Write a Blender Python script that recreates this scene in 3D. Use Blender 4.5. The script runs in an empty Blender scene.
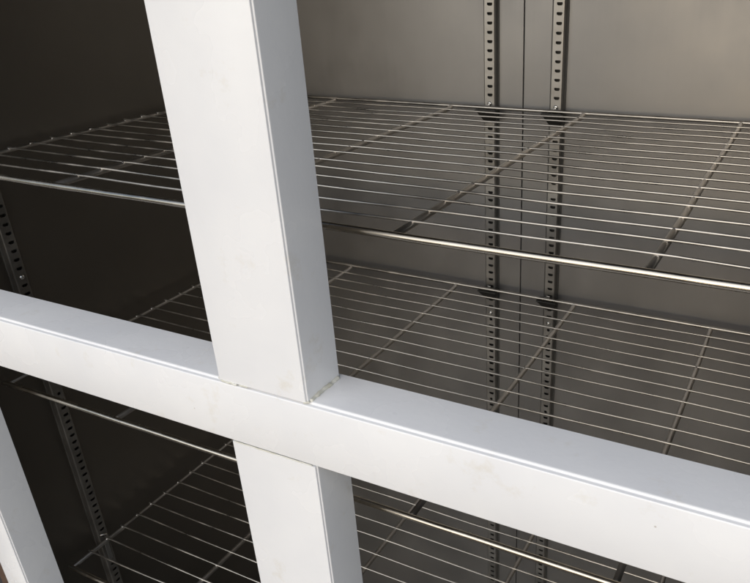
import bpy, bmesh, math, random
from mathutils import Vector, Matrix
random.seed(7)
S = bpy.context.scene
COL = S.collection
R = math.radians

# ------------------------------------------------------------------ materials
def new_mat(name):
    m = bpy.data.materials.new(name); m.use_nodes = True
    nt = m.node_tree
    b = nt.nodes['Principled BSDF']
    return m, nt, b

def node(nt, typ, **kw):
    n = nt.nodes.new(typ)
    for k, v in kw.items():
        if k in n.inputs: n.inputs[k].default_value = v
        else: setattr(n, k, v)
    return n

def objcoord(nt, scale=(1, 1, 1)):
    tc = node(nt, 'ShaderNodeTexCoord')
    mp = node(nt, 'ShaderNodeMapping'); mp.inputs['Scale'].default_value = scale
    nt.links.new(tc.outputs['Object'], mp.inputs['Vector'])
    return mp.outputs['Vector']

def ramp(nt, fac, stops):
    r = node(nt, 'ShaderNodeValToRGB')
    e = r.color_ramp.elements
    e[0].position, e[0].color = stops[0][0], stops[0][1]
    e[1].position, e[1].color = stops[-1][0], stops[-1][1]
    for p, c in stops[1:-1]:
        x = e.new(p); x.color = c
    nt.links.new(fac, r.inputs['Fac'])
    return r.outputs['Color']

def g(v): return (v, v, v, 1)

def white_paint():
    m, nt, b = new_mat('white_paint')
    v = objcoord(nt)
    n1 = node(nt, 'ShaderNodeTexNoise', Scale=9.0, Detail=4.0); nt.links.new(v, n1.inputs['Vector'])
    base = ramp(nt, n1.outputs['Fac'], [(.35, (.74, .742, .75, 1)), (.68, (.80, .80, .795, 1))])
    # yellowish grime blotches, sparse
    n2 = node(nt, 'ShaderNodeTexNoise', Scale=23.0, Detail=5.0, Roughness=.7); nt.links.new(v, n2.inputs['Vector'])
    f2 = ramp(nt, n2.outputs['Fac'], [(.59, g(0)), (.78, g(.55))])
    mx = node(nt, 'ShaderNodeMix', data_type='RGBA')
    nt.links.new(f2, mx.inputs['Factor']); nt.links.new(base, mx.inputs[6])
    mx.inputs[7].default_value = (.62, .57, .47, 1)
    # tiny dark specks
    n3 = node(nt, 'ShaderNodeTexVoronoi', Scale=42.0); nt.links.new(v, n3.inputs['Vector'])
    f3 = ramp(nt, n3.outputs['Distance'], [(.018, g(.55)), (.045, g(0))])
    n4 = node(nt, 'ShaderNodeTexNoise', Scale=15.0); nt.links.new(v, n4.inputs['Vector'])
    f4 = ramp(nt, n4.outputs['Fac'], [(.56, g(0)), (.6, g(1))])
    mu = node(nt, 'ShaderNodeMath', operation='MULTIPLY')
    nt.links.new(f3, mu.inputs[0]); nt.links.new(f4, mu.inputs[1])
    mx2 = node(nt, 'ShaderNodeMix', data_type='RGBA')
    nt.links.new(mu.outputs[0], mx2.inputs['Factor']); nt.links.new(mx.outputs[2], mx2.inputs[6])
    mx2.inputs[7].default_value = (.30, .24, .17, 1)
    nt.links.new(mx2.outputs[2], b.inputs['Base Color'])
    rr = ramp(nt, n1.outputs['Fac'], [(.3, g(.20)), (.75, g(.33))])
    nt.links.new(rr, b.inputs['Roughness'])
    b.inputs['Specular IOR Level'].default_value = .5
    nb = node(nt, 'ShaderNodeTexNoise', Scale=160.0, Detail=2.0); nt.links.new(v, nb.inputs['Vector'])
    bp = node(nt, 'ShaderNodeBump', Strength=.05, Distance=.002); nt.links.new(nb.outputs['Fac'], bp.inputs['Height'])
    nt.links.new(bp.outputs['Normal'], b.inputs['Normal'])
    return m

def steel_sheet(name, c0, c1, r0, r1, metal):
    m, nt, b = new_mat(name)
    v = objcoord(nt)
    n1 = node(nt, 'ShaderNodeTexNoise', Scale=3.5, Detail=5.0, Roughness=.6); nt.links.new(v, n1.inputs['Vector'])
    vb = objcoord(nt, (260, 260, 2.5))
    n2 = node(nt, 'ShaderNodeTexNoise', Scale=1.0, Detail=3.0); nt.links.new(vb, n2.inputs['Vector'])
    nt.links.new(ramp(nt, n1.outputs['Fac'], [(.3, c0), (.7, c1)]), b.inputs['Base Color'])
    b.inputs['Metallic'].default_value = metal
    n3 = node(nt, 'ShaderNodeTexNoise', Scale=11.0, Detail=6.0, Roughness=.65); nt.links.new(v, n3.inputs['Vector'])
    ad = node(nt, 'ShaderNodeMath', operation='ADD'); nt.links.new(n3.outputs['Fac'], ad.inputs[0])
    ml = node(nt, 'ShaderNodeMath', operation='MULTIPLY_ADD'); ml.inputs[1].default_value = .24; ml.inputs[2].default_value = -.12
    nt.links.new(n2.outputs['Fac'], ml.inputs[0]); nt.links.new(ml.outputs[0], ad.inputs[1])
    nt.links.new(ramp(nt, ad.outputs[0], [(.3, g(r0)), (.7, g(r1))]), b.inputs['Roughness'])
    bp = node(nt, 'ShaderNodeBump', Strength=.02, Distance=.0003); nt.links.new(n2.outputs['Fac'], bp.inputs['Height'])
    n5 = node(nt, 'ShaderNodeTexNoise', Scale=4.0, Detail=1.0); nt.links.new(v, n5.inputs['Vector'])
    bp2 = node(nt, 'ShaderNodeBump', Strength=.06, Distance=.006); nt.links.new(n5.outputs['Fac'], bp2.inputs['Height'])
    nt.links.new(bp.outputs['Normal'], bp2.inputs['Normal'])
    nt.links.new(bp2.outputs['Normal'], b.inputs['Normal'])
    return m

def wire_steel(name, c0, c1, r0, r1, metal=1):
    m, nt, b = new_mat(name)
    b.inputs['Metallic'].default_value = metal
    v = objcoord(nt)
    n = node(nt, 'ShaderNodeTexNoise', Scale=30.0, Detail=4.0); nt.links.new(v, n.inputs['Vector'])
    nt.links.new(ramp(nt, n.outputs['Fac'], [(.35, c0), (.65, c1)]), b.inputs['Base Color'])
    nt.links.new(ramp(nt, n.outputs['Fac'], [(.3, g(r0)), (.7, g(r1))]), b.inputs['Roughness'])
    return m

def plain(name, c0, c1, rough, metal=0, scale=25):
    m, nt, b = new_mat(name)
    v = objcoord(nt)
    n = node(nt, 'ShaderNodeTexNoise', Scale=float(scale), Detail=4.0); nt.links.new(v, n.inputs['Vector'])
    nt.links.new(ramp(nt, n.outputs['Fac'], [(.3, c0), (.7, c1)]), b.inputs['Base Color'])
    b.inputs['Roughness'].default_value = rough; b.inputs['Metallic'].default_value = metal
    return m

M_WHITE = white_paint()
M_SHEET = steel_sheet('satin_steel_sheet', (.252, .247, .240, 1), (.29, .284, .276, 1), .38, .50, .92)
M_SIDE = steel_sheet('side_sheet_shaded', (.185, .168, .145, 1), (.215, .196, .17, 1), .34, .42, 1)  # darker steel than the back sheet: the left wall's shade put into colour
M_BAR = wire_steel('polished_bar_steel', (.46, .415, .345, 1), (.56, .51, .43, 1), .20, .33)
M_RAIL = wire_steel('pilaster_steel', (.31, .30, .28, 1), (.39, .378, .355, 1), .34, .46, .93)
M_WIRE = wire_steel('bright_wire_steel', (.36, .335, .295, 1), (.54, .505, .45, 1), .24, .5)
M_ROD = wire_steel('rod_steel', (.52, .485, .44, 1), (.60, .56, .51, 1), .3, .42)
M_SCREW = wire_steel('screw_steel', (.62, .62, .6, 1), (.75, .75, .73, 1), .18, .3)
M_CLIP = plain('dark_clip', (.035, .034, .03, 1), (.06, .057, .05, 1), .45, .6)
M_SEAL = plain('aged_sealant', (.55, .53, .42, 1), (.70, .69, .62, 1), .6, 0, 90)
M_BACKER = plain('seam_and_dimming_backer', (.035, .034, .03, 1), (.05, .048, .044, 1), .7)
M_BROWN = plain('brown_outer_panel', (.075, .045, .03, 1), (.11, .065, .04, 1), .6, 0, 14)
M_GROUND = plain('ground_brown', (.060, .047, .038, 1), (.085, .066, .052, 1), .8, 0, 6)

# ------------------------------------------------------------------ helpers
def link(name, me, mat, parent=None, smooth=False):
    o = bpy.data.objects.new(name, me); COL.objects.link(o)
    me.materials.append(mat)
    if smooth:
        for p in me.polygons: p.use_smooth = True
    if parent: o.parent = parent
    return o

def from_bm(name, bm, mat, parent=None, smooth=False):
    bmesh.ops.recalc_face_normals(bm, faces=bm.faces[:])
    me = bpy.data.meshes.new(name); bm.to_mesh(me); bm.free()
    return link(name, me, mat, parent, smooth)

def empty(name, label, cat, loc=(0, 0, 0), group=None):
    o = bpy.data.objects.new(name, None); COL.objects.link(o)
    o.location = loc; o.empty_display_size = .05
    o['label'] = label; o['category'] = cat
    if group: o['group'] = group
    return o

def add_box(bm, a, b, bevel=0, seg=2):
    ret = bmesh.ops.create_cube(bm, size=1)
    vs = ret['verts']
    c = [(a[i] + b[i]) / 2 for i in range(3)]; d = [b[i] - a[i] for i in range(3)]
    for v in vs: v.co = Vector((c[0] + v.co.x * d[0], c[1] + v.co.y * d[1], c[2] + v.co.z * d[2]))
    if bevel:
        es = list({e for v in vs for e in v.link_edges})
        bmesh.ops.bevel(bm, geom=es, offset=bevel, segments=seg, affect='EDGES', profile=.5)

def add_tube(bm, pts, r, n=12, cap=True, r_end=None):
    """round bar through pts with rounded ends"""
    pts = [Vector(p) for p in pts]
    if cap:
        a = (pts[0] - pts[1]).normalized(); z = (pts[-1] - pts[-2]).normalized()
        path = [(pts[0] + a * (-.15 * r), .55)] if False else []
        path = [(pts[0], .35 * r), (pts[0] - a * .25 * r, .8 * r), (pts[0] - a * .7 * r, r)]
        path += [(p, r) for p in pts[1:-1]]
        path += [(pts[-1] - z * .7 * r, r), (pts[-1] - z * .25 * r, .8 * r), (pts[-1], .35 * r)]
    else:
        path = [(p, r) for p in pts]
    rings = []
    ref = None
    for i, (p, rad) in enumerate(path):
        t = (path[min(i + 1, len(path) - 1)][0] - path[max(i - 1, 0)][0]).normalized()
        if ref is None:
            ref = Vector((0, 0, 1)) if abs(t.z) < .9 else Vector((1, 0, 0))
        u = (ref - t * ref.dot(t)).normalized(); w = t.cross(u); ref = u
        rings.append([bm.verts.new(p + (u * math.cos(2 * math.pi * k / n) + w * math.sin(2 * math.pi * k / n)) * rad) for k in range(n)])
    for a, b in zip(rings, rings[1:]):
        for k in range(n): bm.faces.new((a[k], a[(k + 1) % n], b[(k + 1) % n], b[k]))
    bm.faces.new(rings[0][::-1]); bm.faces.new(rings[-1])

def extrude_profile(bm, prof, p0, p1, axes):
    """closed profile (list of 2d) swept straight; axes=(A,B) world axes of the profile, p0..p1 the sweep ends"""
    A, B = Vector(axes[0]), Vector(axes[1])
    r0 = [bm.verts.new(Vector(p0) + A * a + B * b) for a, b in prof]
    r1 = [bm.verts.new(Vector(p1) + A * a + B * b) for a, b in prof]
    n = len(prof)
    for k in range(n): bm.faces.new((r0[k], r0[(k + 1) % n], r1[(k + 1) % n], r1[k]))
    bm.faces.new(r0[::-1]); bm.faces.new(r1)

def frame_profile(w, d, k=1.0, near=True):
    """profile of a frame member, front face on y=0, width 0..w, depth d, a narrow rebate lip along each front corner"""
    lip = [(0.0, .0046), (.0003, .0041), (.0010, .0036), (.0024, .0034), (.0029, .0030), (.0030, .0012), (.0031, .0007), (.0035, .0002), (.0041, 0.0)]
    # lip given as (distance from side, distance from front); walk side -> front
    lip = [(0.0, .0060), (.0002, .0050), (.0007, .0044), (.0013, .0041), (.0019, .0039), (.0022, .0033), (.0023, .0012), (.0025, .0006), (.0030, .0002), (.0037, 0.0)]
    lip = [(a * k, b * k) for a, b in lip]
    plain_edge = [(0, .0012), (.0002, .0006), (.0006, .0002), (.0012, 0)]
    left = lip if near else plain_edge
    right = [(w - a, b) for a, b in reversed(plain_edge if near else lip)]
    return [(0, d)] + left + right + [(w, d)]

# ------------------------------------------------------------------ the cabinet
XL, XR, YB, ZT, ZB = -.486, .576, .605, .60, -1.02
FRONT_ROD = .0795
cab = empty('doorless_cabinet', 'large white framed stainless steel cabinet with open doorless bays around the wire shelves', 'cabinet', (.045, .3, -1.14))
def part(o):
    o.parent = cab; o.matrix_parent_inverse = Matrix.Translation(cab.location).inverted()
    return o

def smooth_by_angle(o, deg=40):
    me = o.data
    for p in me.polygons: p.use_smooth = True
    bm = bmesh.new(); bm.from_mesh(me)
    for e in bm.edges:
        if len(e.link_faces) == 2 and e.calc_face_angle(0) > R(deg): e.smooth = False
    bm.to_mesh(me); bm.free()

# mullions (above and below the crossbar)
def upright(name, x0, x1, z0, z1, d, mat=M_WHITE):
    bm = bmesh.new()
    n = 1
    extrude_profile(bm, frame_profile(x1 - x0, d, .5, False), (x0, 0, z0), (x0, 0, z1), ((1, 0, 0), (0, 1, 0)))
    o = part(from_bm(name, bm, mat)); smooth_by_angle(o, 50); return o
MD = .0445
upright('mullion', 0.0, .090, .0007, ZT + .06, MD)['label'] = 'upper half of the centre post'
lo = upright('mullion', 0.0012, .0905, ZB - .06, -.0618, MD); lo['label'] = 'lower half of the centre post'
# crossbar
bm = bmesh.new()
extrude_profile(bm, frame_profile(.0606, .049, .85), (-.433 + .0005, 0, 0), (.523 - .0005, 0, 0), ((0, 0, -1), (0, 1, 0)))
o = part(from_bm('crossbar', bm, M_WHITE)); smooth_by_angle(o, 50)
# jambs
upright('jamb', -.4815, -.433, ZB - .06, ZT + .06, .0445)
upright('jamb', .523, .576, ZB - .06, ZT + .06, .0445)
bm = bmesh.new()
extrude_profile(bm, frame_profile(.06, .0445), (-.4325, 0, ZT + .06), (.5225, 0, ZT + .06), ((0, 0, -1), (0, 1, 0)))
o = part(from_bm('head_rail', bm, M_WHITE)); smooth_by_angle(o, 50)
bm = bmesh.new()
extrude_profile(bm, frame_profile(.06, .0445), (-.4325, 0, ZB), (.5225, 0, ZB), ((0, 0, -1), (0, 1, 0)))
o = part(from_bm('sill_rail', bm, M_WHITE)); smooth_by_angle(o, 50)

# sealant beads at the post / crossbar joints
def bead(pts, r, seed):
    rnd = random.Random(seed)
    bm = bmesh.new()
    P = []
    for (a, b) in zip(pts, pts[1:]):
        a, b = Vector(a), Vector(b); n = max(2, int((b - a).length / .0022))
        for k in range(n):
            P.append(a.lerp(b, k / n) + Vector((rnd.uniform(-1, 1), rnd.uniform(-1, 1), rnd.uniform(-1, 1))) * r * .35)
    P.append(Vector(pts[-1]))
    rings = []
    for p in P: pass
    add_tube(bm, P, r, 7)
    return part(from_bm('sealant_bead', bm, M_SEAL, smooth=True))
bead([(.0907, .004, .0006), (.0907, .043, .0006)], .0018, 3)
bead([(-.0006, .002, .0002), (.004, -.0001, .0001), (.0195, -.0001, .0001)], .0009, 5)
bead([(-.0012, .0012, .0006), (-.0012, .030, .0004)], .0008, 11)
bead([(.022, -.0002, .0003), (.031, -.0002, .0003)], .0006, 12)
bead([(.0865, -.0001, .0002), (.0912, .0026, .0004)], .0010, 6)
bead([(.004, .0000, -.0611), (.05, .0000, -.0611), (.0865, .0000, -.0611)], .00055, 8)

# interior sheets
SEAM = .032
bm = bmesh.new(); add_box(bm, (XL, YB, ZB), (SEAM - .00045, YB + .004, ZT), .0011)
part(from_bm('back_panel', bm, M_SHEET))
bm = bmesh.new(); add_box(bm, (SEAM + .00045, YB, ZB), (XR, YB + .004, ZT), .0011)
part(from_bm('back_panel', bm, M_SHEET))
bm = bmesh.new(); add_box(bm, (XL - .004, YB + .0045, ZB - .05), (XR + .004, YB + .055, ZT + .055))
part(from_bm('rear_shell', bm, M_BACKER))
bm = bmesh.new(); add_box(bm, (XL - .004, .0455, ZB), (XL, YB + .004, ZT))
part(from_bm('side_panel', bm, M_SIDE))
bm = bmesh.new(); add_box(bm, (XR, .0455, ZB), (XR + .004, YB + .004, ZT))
part(from_bm('side_panel', bm, M_BACKER))  # unseen right wall, coloured dark so the left wall reflects less light
bm = bmesh.new(); add_box(bm, (XL - .004, .0455, ZT + .0005), (XR + .004, YB + .004, ZT + .055))
part(from_bm('top_panel', bm, M_SHEET))
bm = bmesh.new(); add_box(bm, (XL - .004, .0455, ZB - .12), (XR + .004, YB + .004, ZB - .0005))
part(from_bm('floor_panel', bm, M_BACKER))  # unseen floor, coloured dark to dim its reflection low on the back panels
bm = bmesh.new(); add_box(bm, (XL - .056, .018, ZB - .12), (XL - .0045, YB + .055, ZT + .06), .002)
part(from_bm('outer_side_panel', bm, M_BROWN))
bm = bmesh.new(); add_box(bm, (XR + .0045, .018, ZB - .12), (XR + .056, YB + .055, ZT + .06), .002)
part(from_bm('outer_side_panel', bm, M_BROWN))

# slotted pilasters: a folded channel with a column of real slots
PITCH, Z0 = .0118, .2521
def pilaster_mesh():
    """local: face in xz plane at y=-D, x from -W/2..W/2, wall at y=0"""
    W, D, HW, HH = .0132, .0105, .0040, .0020
    bm = bmesh.new()
    k0 = -29; k1 = int((Z0 - ZB) / PITCH)
    def hole(zc, dx=.0012):
        pts = []
        # D shaped slot: flat top, rounded bottom and right end
        for (x, z) in ((-1, .55), (-.8, 1), (.8, 1), (1, .5), (.92, -.45), (.55, -1), (-.45, -1), (-.92, -.4)):
            pts.append((dx + x * HW, zc + z * HH))
        return pts
    round_set = {40, 53}
    screw_set = {11, 25, 39}
    for k in range(k0, k1):
        zc = Z0 - PITCH * k; zt, zb = zc + PITCH / 2, zc - PITCH / 2
        outer = [(-W / 2, zc + .002), (-W / 2, zt), (W / 2, zt), (W / 2, zc + .002), (W / 2, zc - .002), (W / 2, zb), (-W / 2, zb), (-W / 2, zc - .002)]
        if k in screw_set:
            bm.faces.new([bm.verts.new((x, -D, z)) for x, z in outer]); continue
        if k in round_set:
            inner = [(math.cos(R(a)) * .0026 + .0008, zc + math.sin(R(a)) * .0026) for a in (157, 112, 67, 22, -22, -67, -112, -157)]
        else: inner = hole(zc)
        inner = [inner[i] for i in range(8)]
        if k not in round_set:
            inner = [inner[0], inner[1], inner[2], inner[3], inner[4], inner[5], inner[6], inner[7]]
        vo = [bm.verts.new((x, -D, z)) for x, z in outer]
        vi = [bm.verts.new((x, -D, z)) for x, z in inner]
        vd = [bm.verts.new((x, -D + .0006, z)) for x, z in inner]
        for i in range(8):
            j = (i + 1) % 8
            bm.faces.new((vo[i], vo[j], vi[j], vi[i]))
            bm.faces.new((vi[i], vi[j], vd[j], vd[i]))
    bmesh.ops.remove_doubles(bm, verts=bm.verts[:], dist=1e-6)
    ztop, zbot = Z0 - PITCH * k0 + PITCH / 2, Z0 - PITCH * (k1 - 1) - PITCH / 2
    for s in (-1, 1):              # side walls and thin flanges on the wall, the side walls folded over a small radius
        prof = [(s * W / 2, -D), (s * (W / 2 + .0008), -D + .0002), (s * (W / 2 + .0015), -D + .0009), (s * (W / 2 + .0018), -D + .0020), (s * (W / 2 + .0018), -.0008), (s * (W / 2 + .0030), -.0006), (s * (W / 2 + .0030), 0)]
        a = [bm.verts.new((x, y, zbot)) for x, y in prof]; b = [bm.verts.new((x, y, ztop)) for x, y in prof]
        for i in range(len(prof) - 1): bm.faces.new((a[i], a[i + 1], b[i + 1], b[i]))
    return bm
pil_bm = pilaster_mesh()
me_p = bpy.data.meshes.new('pilaster'); pil_bm.to_mesh(me_p); pil_bm.free()
me_p.materials.append(M_RAIL)
M_STRIP = plain('painted_shadow_strip', (.03, .03, .028, 1), (.05, .049, .046, 1), .5)  # dark strip painting the shadow line along each rear pilaster's edges
bm = bmesh.new(); add_box(bm, (-.0118, -.0012, ZB + .005), (.0112, -.0002, ZT - .005), .0004)
me_b = bpy.data.meshes.new('shadow_strip'); bm.to_mesh(me_b); bm.free(); me_b.materials.append(M_STRIP)
def screw_mesh():
    bm = bmesh.new()
    rings = []
    for rad, y in ((.0032, 0), (.0031, -.0008), (.0026, -.0016), (.0017, -.0021), (.0008, -.0022)):
        rings.append([bm.verts.new((rad * math.cos(2 * math.pi * k / 16), y, rad * math.sin(2 * math.pi * k / 16))) for k in range(16)])
    for a, b in zip(rings, rings[1:]):
        for k in range(16): bm.faces.new((a[k], a[(k + 1) % 16], b[(k + 1) % 16], b[k]))
    c = bm.verts.new((0, -.0013, 0))
    for k in range(16): bm.faces.new((rings[-1][k], rings[-1][(k + 1) % 16], c))
    bmesh.ops.recalc_face_normals(bm, faces=bm.faces[:])
    me = bpy.data.meshes.new('screw'); bm.to_mesh(me); bm.free(); me.materials.append(M_SCREW)
    for p in me.polygons: p.use_smooth = True
    return me
me_s = screw_mesh()
M_RAIL_SHADED = wire_steel('pilaster_steel_shaded', (.19, .176, .155, 1), (.24, .223, .197, 1), .34, .46, .85)  # same rail steel darkened, so the left pilaster's shade is in its colour
me_d = me_p.copy(); me_d.materials.clear(); me_d.materials.append(M_RAIL_SHADED)
def pilaster(x, y, rotz, screws, me=me_p):
    o = bpy.data.objects.new('pilaster', me); COL.objects.link(o)
    o.parent = cab; o.location = Vector((x, y, 0)) - cab.location; o.rotation_euler = (0, 0, rotz)
    if me is me_p:
        q = bpy.data.objects.new('shadow_strip', me_b); COL.objects.link(q); q.parent = o
    for k in screws:
        s = bpy.data.objects.new('screw', me_s); COL.objects.link(s)
        s.parent = o; s.location = (.0006, -.0105, Z0 - PITCH * k)
    return o
pilaster(-.0148, YB, 0, (11, 39))
pilaster(.0835, YB, 0, (11, 39))
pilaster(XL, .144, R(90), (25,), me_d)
pilaster(.554 - .02, YB, 0, ())
pilaster(-.444, YB, 0, ())

# ------------------------------------------------------------------ wire shelves
LX, RX = -.466, .530
YF, YK = .0755, .5805
WY = [.1115 + .0294 * k for k in range(16)]
RODX = [-.463, -.268, -.0675, .1285, .3245, .5245]
WR, RR, FR, BR = .00122, .0032, .0032, .0024

def lerp_wob(seed, amp):
    rnd = random.Random(seed)
    ph = [(rnd.uniform(0, 6.28), rnd.uniform(3, 9), rnd.uniform(.3, 1)) for _ in range(3)]
    return lambda x: amp * sum(a * math.sin(f * x + p) for p, f, a in ph) / 2

SHELF_LABELS = {
    1: 'topmost wire shelf, highest stainless rack above the white crossbar',
    2: 'middle wire shelf, its front bar showing just under the white crossbar',
    3: 'lowest wire shelf, seen through the two bays below the white crossbar'}
def wire_shelf(idx, z):
    root = empty('wire_shelf', SHELF_LABELS[idx], 'shelf', (0.03, .33, z - .008), 'stainless wire shelves in the cabinet')
    off = Vector(root.location)
    def bar(name, pts, r, mat, n=12):
        bm = bmesh.new(); add_tube(bm, [Vector(p) - off for p in pts], r, n)
        return from_bm(name, bm, mat, root, smooth=True)
    wz = lerp_wob(idx * 10, .0004)
    bar('front_bar', [(LX + (RX - LX) * k / 24, YF + wz(k), z + wz(k * .3)) for k in range(25)], FR, M_BAR, 16)
    bar('back_bar', [(LX, YK, z), (-.2, YK + .0004, z + .0003), (.1, YK, z - .0002), (.35, YK - .0003, z), (RX, YK, z)], BR, M_WIRE, 12)
    zr = z - WR - RR * .62
    for i, x in enumerate(RODX):
        r = RR if 0 < i < 5 else .0022
        f = lerp_wob(idx * 31 + i, .0006)
        dz = 0 if 0 < i < 5 else .0004
        pts = [(x + f(0), FRONT_ROD, zr + dz), (x + f(.5), .2, zr + dz), (x + f(1), .33, zr + dz), (x + f(1.5), .46, zr + dz), (x + f(2), YK - .012, zr + dz), (x + f(2), YK - .002, zr + dz + .0022)]
        bm = bmesh.new(); add_tube(bm, [Vector(p) - off for p in pts], r, 14)
        rnd = random.Random(idx * 7 + i)
        for y in WY:                 # weld nuggets where the thin wires cross
            fx = f(max(.5, .5 + (y - .2) / .26))
            c = Vector((x + fx + rnd.uniform(-.0004, .0004), y + rnd.uniform(-.0006, .0006), z - WR * .9)) - off
            ret = bmesh.ops.create_icosphere(bm, subdivisions=2, radius=rnd.uniform(.0016, .0022))
            for v in ret['verts']: v.co = Vector((v.co.x * 1.0, v.co.y * 1.25, v.co.z * .8)) + c
        from_bm('cross_rod', bm, M_ROD, root, smooth=True)
    for k, y in enumerate(WY):
        fy, fz = lerp_wob(idx * 101 + k, .0016), lerp_wob(idx * 77 + k, .0007)
        pts = []
        n = 26
        for j in range(n + 1):
            x = -.4672 + (.529 + .4672) * j / n
            dy = fy(x * 2)
            dz = fz(x * 2)
            if idx == 1 and k == 0 and x > .33: dy -= (x - .33) ** 1.2 * .055
            # between rods the thin wire sags by a hair
            d = min(abs(x - rx) for rx in RODX)
            dz -= .0006 * min(1, d / .09)
            pts.append((x, y + dy, z + dz))
        bar('wire', pts, WR, M_WIRE, 10)
    return root
Z1, Z2, Z3 = .1193, -.1604, -.4770
for i, z in ((1, Z1), (2, Z2), (3, Z3)): wire_shelf(i, z)

# ------------------------------------------------------------------ shelf clips
def wedge_mesh():
    """local origin on the pilaster face, top flange at z=0, sticking out towards -y"""
    bm = bmesh.new()
    top, bot, dep, h, t = .0158, .0068, .0190, .0205, .0016
    # top flange with turned down rim
    add_box(bm, (-top, -dep, -t), (top, -.0003, 0), .0005)
    # tapered front web: runs from the front of the flange back down to the pilaster
    q = [(-top + .001, -dep + .001, -t), (top - .001, -dep + .001, -t), (bot, -.002, -h), (-bot, -.002, -h)]
    a = [bm.verts.new(p) for p in q]; b = [bm.verts.new((x, y + .0014, z)) for x, y, z in q]
    bm.faces.new(a); bm.faces.new(b[::-1])
    for i in range(4): bm.faces.new((a[i], b[i], b[(i + 1) % 4], a[(i + 1) % 4]))
    for s in (-1, 1):   # side cheeks
        q = [(s * (top - .001), -dep + .001, -t), (s * (top - .001), -.0006, -t), (s * bot, -.0006, -h)]
        a = [bm.verts.new(p) for p in q]; b = [bm.verts.new((x - s * .0012, y, z)) for x, y, z in q]
        bm.faces.new(a); bm.faces.new(b[::-1])
        for i in range(3): bm.faces.new((a[i], b[i], b[(i + 1) % 3], a[(i + 1) % 3]))
    bmesh.ops.recalc_face_normals(bm, faces=bm.faces[:])
    me = bpy.data.meshes.new('bracket'); bm.to_mesh(me); bm.free(); me.materials.append(M_CLIP)
    return me
def tab_mesh():
    bm = bmesh.new(); add_box(bm, (-.0028, -.0085, -.0002), (.0028, -.0070, .0058), .0005)
    add_box(bm, (-.0032, .0002, -.006), (.0042, .0035, -.0005), .0004)
    me = bpy.data.meshes.new('tab'); bm.to_mesh(me); bm.free(); me.materials.append(M_RAIL)
    return me
ME_W, ME_T = wedge_mesh(), tab_mesh()
PF = YB - .0105
CLIPS = [(-.0135, Z1, 'dark clip under the topmost shelf, left of the panel seam'),
         (.0848, Z1, 'dark clip under the topmost shelf, right of the panel seam'),
         (-.0135, Z2, 'dark clip under the middle shelf, left of the panel seam'),
         (.0848, Z2, 'dark clip under the middle shelf, right of the panel seam')]
for x, z, lab in CLIPS:
    e = empty('shelf_clip', lab, 'shelf clip', (x, PF, z - BR - .0004), 'dark clips carrying the shelves')
    for nm, me in (('bracket', ME_W), ('tab', ME_T)):
        c = bpy.data.objects.new(nm, me); COL.objects.link(c); c.parent = e

# bent steel clip on the side pilaster under the lowest shelf's left end
e = empty('wire_clip', 'bent steel wire clip on the left side rail under the lowest shelf', 'shelf clip', (XL + .0105, .144, Z3 - .012))
off = Vector(e.location)
bm = bmesh.new()
pts = [(-.4705, .092, Z3 - .0125), (-.4705, .120, Z3 - .0125), (-.4705, .142, Z3 - .0125), (-.4705, .166, Z3 - .0130), (-.4705, .178, Z3 - .0132)]
add_tube(bm, [Vector(p) - off for p in pts], .0015, 10)
from_bm('support_arm', bm, M_WIRE, e, smooth=True)
bm = bmesh.new()
pts = [(-.4705, .1445, Z3 - .0145), (-.4700, .1455, Z3 - .010), (-.4698, .1470, Z3 - .004), (-.4702, .1455, Z3 + .0015), (-.4735, .1400, Z3 + .0028), (-.4752, .1380, Z3 + .0022)]
add_tube(bm, [Vector(p) - off for p in pts], .0015, 10)
from_bm('hook', bm, M_WIRE, e, smooth=True)
bm = bmesh.new()
add_box(bm, Vector((-.4748, .1405, Z3 - .050)) - off, Vector((-.4733, .1475, Z3 - .010)) - off, .0005)
from_bm('strap', bm, M_RAIL, e)

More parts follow.
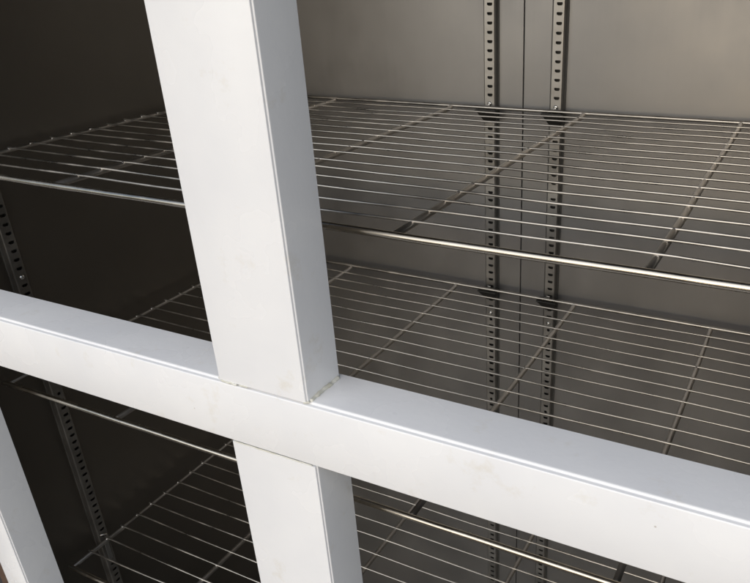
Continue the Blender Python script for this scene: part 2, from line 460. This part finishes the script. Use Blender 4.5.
# ------------------------------------------------------------------ ground
bm = bmesh.new()
zg = ZB - .124
v = [bm.verts.new(p) for p in ((-60, -60, zg), (60, -60, zg), (60, 60, zg), (-60, 60, zg))]
bm.faces.new(v)
gnd = from_bm('ground', bm, M_GROUND); gnd['kind'] = 'structure'

# ------------------------------------------------------------------ light
SUN_DIR = Vector((.06, -.88, .37)).normalized()      # towards the light
w = bpy.data.worlds.new('World'); S.world = w; w.use_nodes = True
nt = w.node_tree
sky = nt.nodes.new('ShaderNodeTexSky'); sky.sky_type = 'NISHITA'; sky.sun_disc = False
sky.sun_elevation = math.asin(SUN_DIR.z); sky.sun_rotation = math.atan2(SUN_DIR.x, SUN_DIR.y)
sky.dust_density = 1.2; sky.air_density = .9; sky.ozone_density = 1.0
bg = nt.nodes['Background']; nt.links.new(sky.outputs['Color'], bg.inputs['Color']); bg.inputs['Strength'].default_value = .075
sun = bpy.data.lights.new('sun', 'SUN'); sun.energy = 1.5; sun.angle = R(95); sun.color = (1, .995, .985)
so = bpy.data.objects.new('sun', sun); COL.objects.link(so)
so.rotation_euler = SUN_DIR.to_track_quat('Z', 'Y').to_euler()

# ------------------------------------------------------------------ camera (solved from the photograph's vanishing lines)
cam = bpy.data.cameras.new('camera'); co = bpy.data.objects.new('camera', cam); COL.objects.link(co)
M = Matrix(((0.8939179997448915, -0.1742526678494676, 0.4129729016284668),
            (0.44720159002167115, 0.40911117577660505, -0.7953859338313527),
            (-0.03035370840904502, 0.8956919412398588, 0.44363791405130354)))
co.matrix_world = Matrix.Translation((0.4107719, -0.3721613, 0.3081904)) @ M.to_4x4()
cam.sensor_fit = 'HORIZONTAL'; cam.sensor_width = 36
cam.lens = 723.3876 / 750 * 36
cam.shift_x = (375 - 448.798) / 750; cam.shift_y = (317.065 - 291.5) / 750
cam.clip_start = .01; cam.clip_end = 500
S.camera = co

S.view_settings.view_transform = 'Standard'; S.view_settings.look = 'None'
S.view_settings.exposure = 0.76; S.view_settings.gamma = 1
S.cycles.max_bounces = 10; S.cycles.glossy_bounces = 8; S.cycles.diffuse_bounces = 5
S.cycles.sample_clamp_indirect = 6
S.cycles.use_denoising = True
